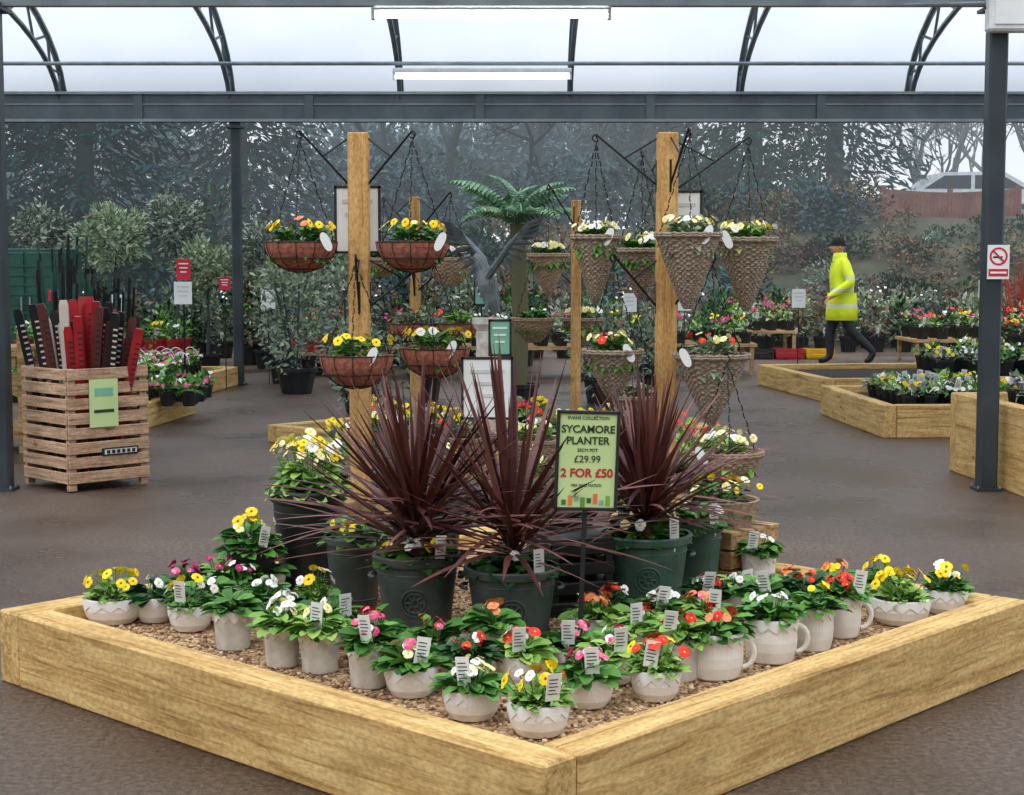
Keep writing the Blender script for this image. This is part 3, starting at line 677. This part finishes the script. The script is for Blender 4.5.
mb=MB();mb.box((0,0,.9),(1.1,.6,1.4),'cab_green',bev=.01)
for x in(-.27,.27): mb.box((x,-.31,.9),(.5,.02,1.3),'cab_green',bev=.006);mb.box((x*.2,-.33,.9),(.02,.03,.18),'galv')
for i in range(10): mb.box((0,-.325,.3+.12*i),(1.02,.008,.02),'cab_green')
for x in(-.45,.45): mb.box((x,0,.1),(.1,.5,.2),'ink')
mb.build('green_storage_cabinet',loc=(-6.15,20.6,0))
# ---------------------------------------------------------------- nursery stock
def npot(mb,x,y,z,r=.07,h=.12,mat='black_plastic'):
    mb.lathe([(r*.75,0),(r*.95,h*.85),(r*1.03,h*.87),(r*1.03,h),(r*.9,h)],(x,y,z),mat,10);mb.disc(r*.9,(x,y,z+h-.015),'soil',10)
def stock(name,x0,x1,y0,y1,z,sp,ph,lfs,fls,bench=True,pm='black_plastic',ls=.08,n=26,fk=6,tagp=.25):
    mb=MB();nx=max(1,int((x1-x0)/sp));ny=max(1,int((y1-y0)/sp))
    if bench:
        mb.box(((x0+x1)/2,(y0+y1)/2,z-.02),(x1-x0,y1-y0,.04),'pallet_wood')
        for x in np.linspace(x0+.06,x1-.06,max(2,int((x1-x0)/1.2)+1)):
            for y in(y0+.05,y1-.05): mb.box((x,y,(z-.04)/2),(.05,.05,z-.04),'pallet_wood')
    for i in range(nx):
        for j in range(ny):
            x=x0+(i+.5)*(x1-x0)/nx+random.uniform(-.02,.02);y=y0+(j+.5)*(y1-y0)/ny
            npot(mb,x,y,z,sp*.36,sp*.6,pm);g=random.choice(lfs);hh=ph*random.uniform(.6,1.3)
            fl=[]
            c=random.choice(fls)
            if c!='-': fl=[FC[c]+(fk,)]
            balls(mb,(x,y,z+sp*.6+hh*.35),(sp*.42,sp*.42,hh*.55),n,ls,g,SM,.2,up=.6)
            for col,eye,k in fl:
                th=rng.random(k)*6.28;q=rng.random(k)**.5*sp*.4
                mb.inst(FL,np.stack([x+q*np.cos(th),y+q*np.sin(th),z+sp*.6+hh*rng.uniform(.6,1.0,k)],1),rot(-PI/2+rng.normal(0,.4,k)+PI,rng.uniform(.5,1.1,k)),.022,[col,eye])
            if random.random()<tagp: tag(mb,(x,y-sp*.3,z+sp*.6+.05),random.uniform(-.5,.5),.05,.09)
    return mb.build(name)
G3=['lf_mid','lf_dark','lf_light','lf_grey']
for (x0,x1,y0,y1) in((-1.2,-.6,12.3,12.8),(-.6,0,11.7,12.2),(.1,.8,11.6,12.1),(.7,1.2,12.2,12.7),(-.3,.3,13.0,13.5)):
    stock('bedding_plant_tray',x0,x1,y0,y1,.08,.15,.14,G3,['m','r','p','y','-'],bench=False,n=24,ls=.06)
stock('bedding_plant_tray',-1.2,-.55,9.9,10.4,0,.16,.35,['lf_light','lf_grey'],['y','p','w'],bench=False,n=40,ls=.07)
stock('bedding_plant_tray',.8,1.4,9.95,10.5,0,.16,.35,['lf_light','lf_grey'],['p','w','r'],bench=False,n=40,ls=.07)
stock('pansy_tray',3.2,4.2,13.2,14.6,.21,.19,.1,['lf_grey','lf_light','lf_mid'],['y','w','w','-','v'],bench=False,n=30,ls=.06)
stock('pansy_tray',3.28,5.3,9.6,10.7,.48,.17,.1,['lf_grey','lf_light'],['w','v','y','-'],bench=False,n=30,ls=.06,fk=7)
stock('pansy_tray',4.6,6.2,17.4,18.6,.18,.3,.12,['lf_grey','lf_mid'],['w','-','y'],bench=False,n=20)
stock('pansy_tray',5.8,9.5,20.45,21.1,.16,.24,.12,['lf_light','lf_mid','lf_grey'],['w','-','y','-'],bench=False,n=18)
stock('primula_baskets',-3.35,-2.75,13.9,15.0,.17,.2,.1,['lf_mid'],['k','w','m'],bench=False,n=24)
stock('primula_baskets',-4.2,-3.5,16.3,18.3,.17,.22,.1,['lf_mid','lf_light'],['w','w','k'],bench=False,n=22)
stock('bedding_plant_tray',-5.4,-4.4,16.2,17.2,.0,.2,.2,['lf_mid','lf_light','lf_grey'],['w','y','-','r'],bench=False,n=26)
mb=MB()
for i in range(16):
    x=-3.45-random.random()*.7;y=16.4+i*.11
    mb.tube([(x+.09*math.cos(t),y,.34+.14*math.sin(t)) for t in np.linspace(0,PI,9)],.005,'fl_pink' if i%3==0 else 'white',4)
mb.build('basket_handles')
stock('nursery_bench',1.2,3.1,20.2,21.2,.4,.24,.2,G3,['w','m','-','-','y'],n=18)
stock('nursery_bench',3.3,4.3,24.0,24.9,.4,.24,.3,G3,['m','-','-'],n=18)
stock('nursery_bench',5.6,8.6,22.3,23.4,.35,.28,.25,G3,['r','m','-','k','w','y'],n=18,fk=6)
stock('nursery_bench',6.0,8,18.9,19.8,.4,.26,.2,G3,['r','-','m','r','w','y'],n=18,fk=7)
stock('nursery_bench',-1.6,1.0,19.5,20.4,.4,.25,.25,G3,['r','m','-','w','-'],n=18)
stock('nursery_bench',-6,-3.9,19.0,19.8,.35,.25,.25,['lf_light','lf_mid'],['w','-','y'],n=20,pm='handle_red')
stock('nursery_bench',-3.0,-1.8,20,21,.3,.27,.35,G3,['-','r'],n=20,pm='handle_red')
for y,z in((23.5,.5),(25.3,.55)):
    stock('shrub_row',-7.5,1,y,y+.8,.0,.42,.8,['lf_olive','lf_grey','lf_bg_c','lf_mid','lf_brown'],['-','-','w'],bench=False,n=70,ls=.1,tagp=.5)
    stock('shrub_row',1.2,10,y+1.6,y+2.4,.0,.42,.65,['lf_olive','lf_brown','lf_bg_c','lf_mauve','lf_grey'],['-','-','w','-'],bench=False,n=70,ls=.1,tagp=.6)
for x,c in((4.1,'crate_red'),(4.55,'crate_yel'),(3.65,'black_plastic'),(-5.2,'crate_red')):
    mb=MB();k=0
    mb.box((0,0,.02+k*.17),(.4,.3,.02),c)
    for s_ in(-1,1): 
        mb.box((s_*.2,0,.09+k*.17),(.015,.3,.13),c);mb.box((0,s_*.15,.12+k*.17),(.4,.015,.05),c);mb.box((0,s_*.15,.05+k*.17),(.4,.015,.04),c)
    mb.build('plastic_crate',loc=(x,23.7 if x>0 else 22.8,0))
def standard(name,x,y,zc,r,mat,n=1300,pot=.17,ls=.075):
    mb=MB();npot(mb,0,0,0,pot,pot*1.5);mb.tube([(0,0,pot*1.3),(.02,0,zc*.5),(0,0,zc)],[.025,.02,.015],'bark_haze',7)
    for k in range(7):
        a=k*.9;mb.tube([(0,0,zc-r*.5),(r*.6*math.cos(a),r*.6*math.sin(a),zc+r*.3*math.sin(k*2))],.008,'bark_haze',4)
    balls(mb,(0,0,zc),(r,r,r*.85),n,ls,mat,CARD,.35,up=.3);mb.build(name,loc=(x,y,0))
for x,y,zc,r,mt in((-4.95,20,1.75,.45,'lf_grey'),(-4.5,21.5,1.95,.45,'lf_olive'),(-3.9,20.5,1.35,.4,'lf_grey'),(-3.3,21.5,1.6,.42,'lf_olive'),(-5.9,22.5,1.6,.4,'lf_olive'),(-2.75,19.6,1.15,.4,'lf_grey'),(-2.4,20.8,1.5,.42,'lf_grey'),(-7.1,21,1.3,.4,'lf_grey'),(-6.7,23,1.9,.42,'lf_olive'),(-2.1,22.3,1.7,.42,'lf_olive')):
    standard('standard_olive_tree',x,y,zc,r,mt)
def bush(name,x,y,z,rx,h,mats,n=500,ls=.12,pot=True,T=SM):
    mb=MB()
    if pot: npot(mb,0,0,0,min(.22,rx*.6),.28)
    for k in range(6):
        a=random.random()*6.28;mb.tube([(0,0,.1),(rx*.6*math.cos(a),rx*.6*math.sin(a),h*.8)],.01,'bark_haze',4)
    for mt in mats: balls(mb,(random.uniform(-.1,.1)*rx,0,h*.6),(rx,rx,h*.5),n//len(mats),ls,mt,T,.3,up=.6)
    return mb.build(name,loc=(x,y,z))
for i in range(44):
    x=random.uniform(-8,10.5);y=random.uniform(21.6,23.1) if x<1 else random.uniform(26.2,27.4)
    if -5.6<x<-4.8: continue
    bush('potted_shrub',x,y,0,random.uniform(.25,.42),random.uniform(.7,1.45 if x<2 else .9),random.choice([['lf_olive'],['lf_grey'],['lf_bg_c','lf_brown'],['lf_mid','lf_bg_c'],['lf_brown'],['lf_bg_b'],['lf_mauve','lf_brown']]),550,.085)
for x,y,h,r in((-2.35,17.4,1.5,.4),(-1.9,18.4,1.25,.38),(-2.7,18.9,1.3,.3),(-.9,16.5,.9,.3),(1.6,18,.8,.3),(.9,16.2,1.0,.3),(-1.4,14.8,.8,.3)):
    bush('potted_shrub',x,y,0,r,h,['lf_olive','lf_grey'],800,.07)
# tree fern
mb=MB();npot(mb,0,0,0,.2,.3);mb.tube([(0,0,.2),(.03,0,.9),(0,0,1.78)],[.09,.08,.07],'lf_brown',9)
for k in range(19):
    az=k*2*PI/19*2.0+random.random()*.3;L_=random.uniform(.62,.85);e0=random.uniform(.75,1.35);P=[];pp=np.array([0,0,1.76]);el=e0
    for j in range(20):
        P.append(pp.copy());pp=pp+np.array([math.cos(az)*math.cos(el),math.sin(az)*math.cos(el),math.sin(el)])*L_/19;el-=.075
    mb.tube(P,.006,'lf_fern',4)
    for s_ in(-1,1):
        q=np.array(P[2:]);nn=len(q);t=np.linspace(0,1,nn)
        mb.inst(SPR,q,rot(np.full(nn,az+s_*1.15),np.full(nn,-.15)),(.04+.17*np.sin(PI*(t*.8+.15)))*L_/.8,['lf_fern'])
mb.build('tree_fern',loc=(.05,14.9,0))
# eagle ornament with raised wings on a plinth
mb=MB();mb.lathe([(.13,0),(.13,.05),(.09,.08),(.08,.95),(.11,1.0),(.11,1.04),(0,1.04)],(0,0,0),'ceramic_grey',20)
mb.tube([(.06,0,1.08),(.03,0,1.16),(0,0,1.28),(-.03,0,1.38),(-.07,0,1.45),(-.1,0,1.47)],[.03,.06,.075,.055,.036,.03],'bronze',10)
mb.tube([(-.12,0,1.47),(-.16,0,1.465),(-.175,0,1.44)],[.02,.012,.003],'bronze',6)
for k in range(5): mb.inst(NEED,[(.05,0,1.12)],rot(np.array([.0+(k-2)*.12]),np.array([-.9])),.2,['bronze'])
for s_ in(-1,1):
    mb.tube([(-.01,s_*.04,1.06),(0,s_*.04,1.2)],.014,'bronze',6)
    arm=[np.array([0,s_*.05,1.33]),np.array([.03-s_*.06,s_*.12,1.45]),np.array([.02-s_*.14,s_*.2,1.56]),np.array([.02-s_*.2,s_*.24,1.63])]
    mb.tube(arm,[.03,.024,.016,.006],'bronze',7)
    for k in range(13):
        t=k/12*2.99;i=int(t);p=arm[i]*(1-(t-i))+arm[i+1]*(t-i);u=np.array([-s_*(.25+.03*k),s_*.25,-.75+.1*k]);u/=np.linalg.norm(u)
        az=math.atan2(u[1],u[0]);el=math.asin(u[2]);mb.inst(SPR,[p],rot(np.array([az]),np.array([el]),np.array([.9*s_])),.16+.004*k,['bronze'])
mb.build('eagle_ornament',loc=(-.17,11.2,0))
# ---------------------------------------------------------------- background planting
def band(name,x0,x1,y0,y1,zf,k,rr,n,ls,mats,T=CARD,squash=.8):
    mb=MB()
    for i in range(k):
        x=random.uniform(x0,x1);y=random.uniform(y0,y1);r=random.uniform(*rr);z=zf(x,y)+r*.45
        balls(mb,(x,y,z),(r,r,r*squash),n,ls,random.choice(mats),T,.35)
    return mb.build(name)
band('hillside_shrubbery',-16,4.5,28,35,bankz,110,(.45,.9),420,.12,['lf_bg_c','lf_brown','lf_bg_b','lf_bg_c','lf_brown'])
band('hillside_shrubbery',4.5,15,27.5,32.6,bankz,150,(.28,.5),260,.09,['lf_brown','lf_bg_c','lf_olive','lf_bg_c','lf_brown','lf_mauve'])
band('hillside_shrubbery',8,15,33,35.3,lambda x,y:bankz(x,y)-.25,44,(.25,.38),220,.09,['lf_brown','lf_bg_c','lf_olive','lf_bg_c'])
band('hillside_shrubbery',3.5,7.9,34,37.5,bankz,30,(.5,.8),420,.12,['lf_bg_c','lf_brown','lf_bg_b'])
def conifer(name,x,y,z0,h,r,mat,seed=0,ls=.26,lay=26,per=34):
    mb=MB();mb.tube([(0,0,0),(0,0,h)],[.25,.05],'bark_haze',8)
    P=[];AZ=[];EL=[]
    for i in range(lay):
        t=i/lay;zz=h*(.04+.94*t);rr=r*(1-t)**.7+.3
        for k in range(per):
            az=random.random()*6.28;br_=random.uniform(.7,1.15);dz=random.gauss(0,.12)
            for q in np.linspace(.25,1,9):
                P.append((rr*br_*q*math.cos(az)+random.gauss(0,.07),rr*br_*q*math.sin(az)+random.gauss(0,.07),zz+dz-.25*q*q*rr*.5+random.gauss(0,.05)));AZ.append(az+random.gauss(0,.7));EL.append(-.3+random.gauss(0,.3))
    n=len(P);mb.inst(SPR,P,rot(np.array(AZ),np.array(EL),rng.normal(0,.7,n)),ls*rng.uniform(.6,1.4,n),[mat]);return mb.build(name,loc=(x,y,z0))
for x,y,h,r,mt in((-11.5,36,9,2.8,'lf_bg_a'),(-9,34,8.5,2.6,'lf_bg_a'),(-13.5,33,8,2.5,'lf_bg_a'),(-6.4,38,8.5,2.2,'lf_bg_a'),(6.0,40,9.5,2.3,'lf_bg_c'),(8.2,41,9.5,2.4,'lf_bg_a')):
    conifer('conifer_tree',x,y,bankz(x,y)-.2,h,r,mt)
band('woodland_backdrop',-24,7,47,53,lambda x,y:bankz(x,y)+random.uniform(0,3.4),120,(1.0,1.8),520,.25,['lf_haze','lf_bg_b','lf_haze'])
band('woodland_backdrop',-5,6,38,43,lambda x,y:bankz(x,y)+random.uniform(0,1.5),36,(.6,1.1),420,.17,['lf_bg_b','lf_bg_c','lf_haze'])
band('woodland_backdrop',-20,-4,30,34,lambda x,y:bankz(x,y)+random.uniform(0,.8),36,(.6,1.1),420,.17,['lf_bg_a','lf_bg_c'])
def bare(name,x,y,z,h,mat='twig',lean=0):
    mb=MB()
    def br(p,d,L_,r,k):
        q=p+d*L_;mid=(p+q)/2+np.array([random.gauss(0,.04)*L_,random.gauss(0,.04)*L_,0]);mb.tube([p,mid,q],[r,r*.85,r*.65],mat,4 if k<3 else 6)
        if k==0: return
        for i in range(3 if k>1 else 4):
            dd=d+np.array([random.gauss(0,.5),random.gauss(0,.5),random.gauss(.05,.3)]);dd/=np.linalg.norm(dd);br(q-d*L_*random.uniform(0,.35),dd,L_*random.uniform(.6,.8),r*.6,k-1)
    br(np.array([0,0,0.]),np.array([lean,0,1.]),h*.3,h*.016,5);return mb.build(name,loc=(x,y,z))
for x,y,h in((11.5,46,6.5),(13.2,48,7),(15,46,7),(10.4,50,7),(12.3,46,5),(3.9,46,8.5),(14.2,44,5.5),(-1.4,38,9),(16.4,46,6.5),(2.2,45,8),(5.2,46,8),(-3.2,42,9),(.6,42,8.5),(12.6,50,6),(14.6,50,6.5)):
    bare('bare_tree',x,y,bankz(x,y)-.1,h,'twig' if x>8 else 'bark_haze')
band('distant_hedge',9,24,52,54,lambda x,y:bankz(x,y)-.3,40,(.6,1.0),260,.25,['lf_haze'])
mb=MB()
for i in range(36):
    x=8.3+i*.087;mb.box((x,36,bankz(x,36)+.24),(.08,.02,.66),'fence_wood')
for z in(.05,.48): mb.box((9.82,36.03,bankz(9,36)+z),(3.1,.04,.07),'fence_wood')
for x in np.arange(8.3,11.5,1.5): mb.box((x,36.05,bankz(x,36)+.26),(.1,.1,.78),'fence_wood')
mb.build('close_board_fence')
mb=MB();prof=[(-2.1,.35),(-2.1,.75),(-1.9,.9),(-1.2,1.0),(-.6,1.42),(.9,1.45),(1.7,1.0),(2.1,.92),(2.1,.35)]
V=[(x,-.8,z) for x,z in prof]+[(x,.8,z) for x,z in prof];n=len(prof);F=[tuple(range(n))[::-1],tuple(range(n,2*n))]+[(i,(i+1)%n,n+(i+1)%n,n+i) for i in range(n)]
mb.add(V,F,'car_paint');mb.add([(-1.05,-.81,1.02),(-.55,-.81,1.34),(.1,-.81,1.35),(.1,-.81,1.02)],[(0,1,2,3)],'car_glass');mb.add([(.2,-.81,1.02),(.2,-.81,1.35),(.85,-.81,1.36),(1.45,-.81,1.02)],[(0,1,2,3)],'car_glass')
for x in(-1.3,1.3):
    mb.tube([(x,-.85,.33),(x,-.65,.33)],.33,'ink',20);mb.tube([(x,-.87,.33),(x,-.84,.33)],.2,'galv',16)
mb.build('parked_car',loc=(11.2,40.5,bankz(11.2,40.5)-.2))
mb=MB()
for k in range(5):
    cx,cy=7.6+k*.5,24+random.random()*.6
    for i in range(40):
        a=random.random()*6.28;t=random.uniform(.05,.35);mb.tube([(cx,cy,.0),(cx+t*math.cos(a)*1.3,cy+t*math.sin(a),random.uniform(1,1.6))],[.01,.004],'lf_redtwig',4)
mb.build('red_dogwood')
# ---------------------------------------------------------------- walking man
def man(x,y):
    J={};verts=[];edges=[];rad=[]
    def v(n,p,r,par=None):
        J[n]=len(verts);verts.append((-p[0],p[1],p[2]));rad.append(r if isinstance(r,tuple) else (r,r))
        if par: edges.append((J[par],J[n]))
    v('pel',(0,0,.93),(.19,.19));v('sp',(.0,0,1.12),(.195,.195),'pel');v('ch',(.02,0,1.32),(.2,.2),'sp');v('nk0',(.03,0,1.47),(.11,.11),'ch');v('nk',(.05,0,1.53),(.065,.065),'nk0');v('hd',(.06,0,1.6),(.07,.07),'nk')
    for s_,n in((-1,'n'),(1,'f')):
        v('sh'+n,(.02,s_*.18,1.41),(.09,.09),'ch')
        el=(-.08,s_*.27,1.15) if n=='n' else (-.1,s_*.26,1.16);wr=(.16,s_*.26,.99) if n=='n' else (.05,s_*.27,.94)
        v('el'+n,el,(.078,.078),'sh'+n);v('wr'+n,wr,(.056,.056),'el'+n);h=(wr[0]+.06,wr[1],wr[2]-.05);v('ha'+n,h,(.03,.044),'wr'+n)
        for k in range(4):
            f1=(h[0]+.035+.004*k,h[1]-.03+.02*k,h[2]-.035);f2=(f1[0]+.012,f1[1],f1[2]-.035+.004*abs(k-1));v('f%d%s'%(k,n),f1,.0095,'ha'+n);v('g%d%s'%(k,n),f2,.008,'f%d%s'%(k,n))
        t1=(h[0]+.03,h[1]-.005,h[2]+.012);v('t'+n,t1,.011,'ha'+n);v('u'+n,(t1[0]+.03,t1[1],t1[2]-.01),.009,'t'+n)
    for n,hp,kn,an,bl,to in(('n',(0,-.09,.84),(-.10,-.1,.49),(-.44,-.1,.17),(-.38,-.1,.06),(-.31,-.1,.03)),('f',(0,.09,.84),(.14,.1,.48),(.13,.1,.1),(.2,.1,.055),(.3,.1,.04))):
        v('hp'+n,hp,(.11,.11),'pel');v('kn'+n,kn,(.08,.08),'hp'+n);v('an'+n,an,(.055,.058),'kn'+n);v('bl'+n,bl,(.05,.045),'an'+n);v('to'+n,to,(.042,.03),'bl'+n)
    me=bpy.data.meshes.new('b');me.from_pydata(verts,edges,[]);ob=bpy.data.objects.new('b',me);sc.collection.objects.link(ob)
    ob.modifiers.new('s','SKIN');ob.modifiers.new('u','SUBSURF').levels=3
    for i,r in enumerate(rad): me.skin_vertices[0].data[i].radius=r;me.skin_vertices[0].data[i].use_root=(i==0)
    bpy.context.view_layer.update();dg=bpy.context.evaluated_depsgraph_get();m2=bpy.data.meshes.new_from_object(ob.evaluated_get(dg));bpy.data.objects.remove(ob)
    for k in('hivis','reflective','trousers','skin','boots'): m2.materials.append(M[k])
    for p in m2.polygons:
        c=p.center;p.use_smooth=True;z=c[2];arm=abs(c[1])>.2
        if z>1.535: k=3
        elif arm and z<.965 and z>.6: k=3
        elif z>.66:
            k=0
            if not arm and (.86<z<.91 or 1.03<z<1.08): k=1
            if arm and (1.02<z<1.06 or 1.2<z<1.24): k=1
        elif z>.13 : k=2
        else: k=4
        p.material_index=k
    e=empty('walking_man',(x,y,0));b=bpy.data.objects.new('body',m2);sc.collection.objects.link(b);b.parent=e
    mb=MB();pr=[(.2,1.0),(.21,.9),(.215,.84)]
    mb.lathe(pr,(0,0,0),'hivis',28);mb.lathe([(.216,.84),(.218,.79)],(0,0,0),'reflective',28);mb.lathe([(.218,.79),(.222,.62),(.215,.615),(.2,.68)],(0,0,0),'hivis',28)
    mb.lathe([(.11,1.44),(.1,1.5),(.09,1.56),(.08,1.555)],(-.035,0,0),'hivis',20)
    mb.build('coat_skirt_and_collar',True,parent=e)
    mb=MB();th=np.linspace(0,PI,15)
    mb.lathe([(.002+.088*math.sin(a)*(1 if a<1.7 else 1-.22*(a-1.7)),.118*math.cos(a)) for a in th],(-.07,0,1.635),'skin',20)
    mb.tube([(-.15,0,1.65),(-.178,0,1.625),(-.15,0,1.61)],[.01,.016,.012],'skin',6);mb.tube([(-.15,-.02,1.585),(-.157,0,1.585),(-.15,.02,1.585)],.006,'fl_orange',5)
    for s_ in(-1,1): mb.tube([(-.06,s_*.086,1.61),(-.055,s_*.096,1.64),(-.06,s_*.086,1.665)],[.012,.016,.01],'skin',6);mb.tube([(-.148,s_*.03,1.653),(-.151,s_*.03,1.655)],.009,'ink',6)
    mb.build('head',True,parent=e)
    mb=MB();mb.lathe([(.097,0),(.102,.02),(.098,.045),(.09,.075),(.065,.105),(.02,.12),(0.001,.121)],(-.062,0,1.66),'beanie',22,lambda i,t:.0015*np.sin(t*11));mb.tube([(-.062+.099*math.cos(t),.099*math.sin(t),1.67) for t in np.linspace(0,2*PI,21)[:-1]],.013,'beanie',6,True);mb.build('beanie',True,parent=e)
man(4.63,22.5)
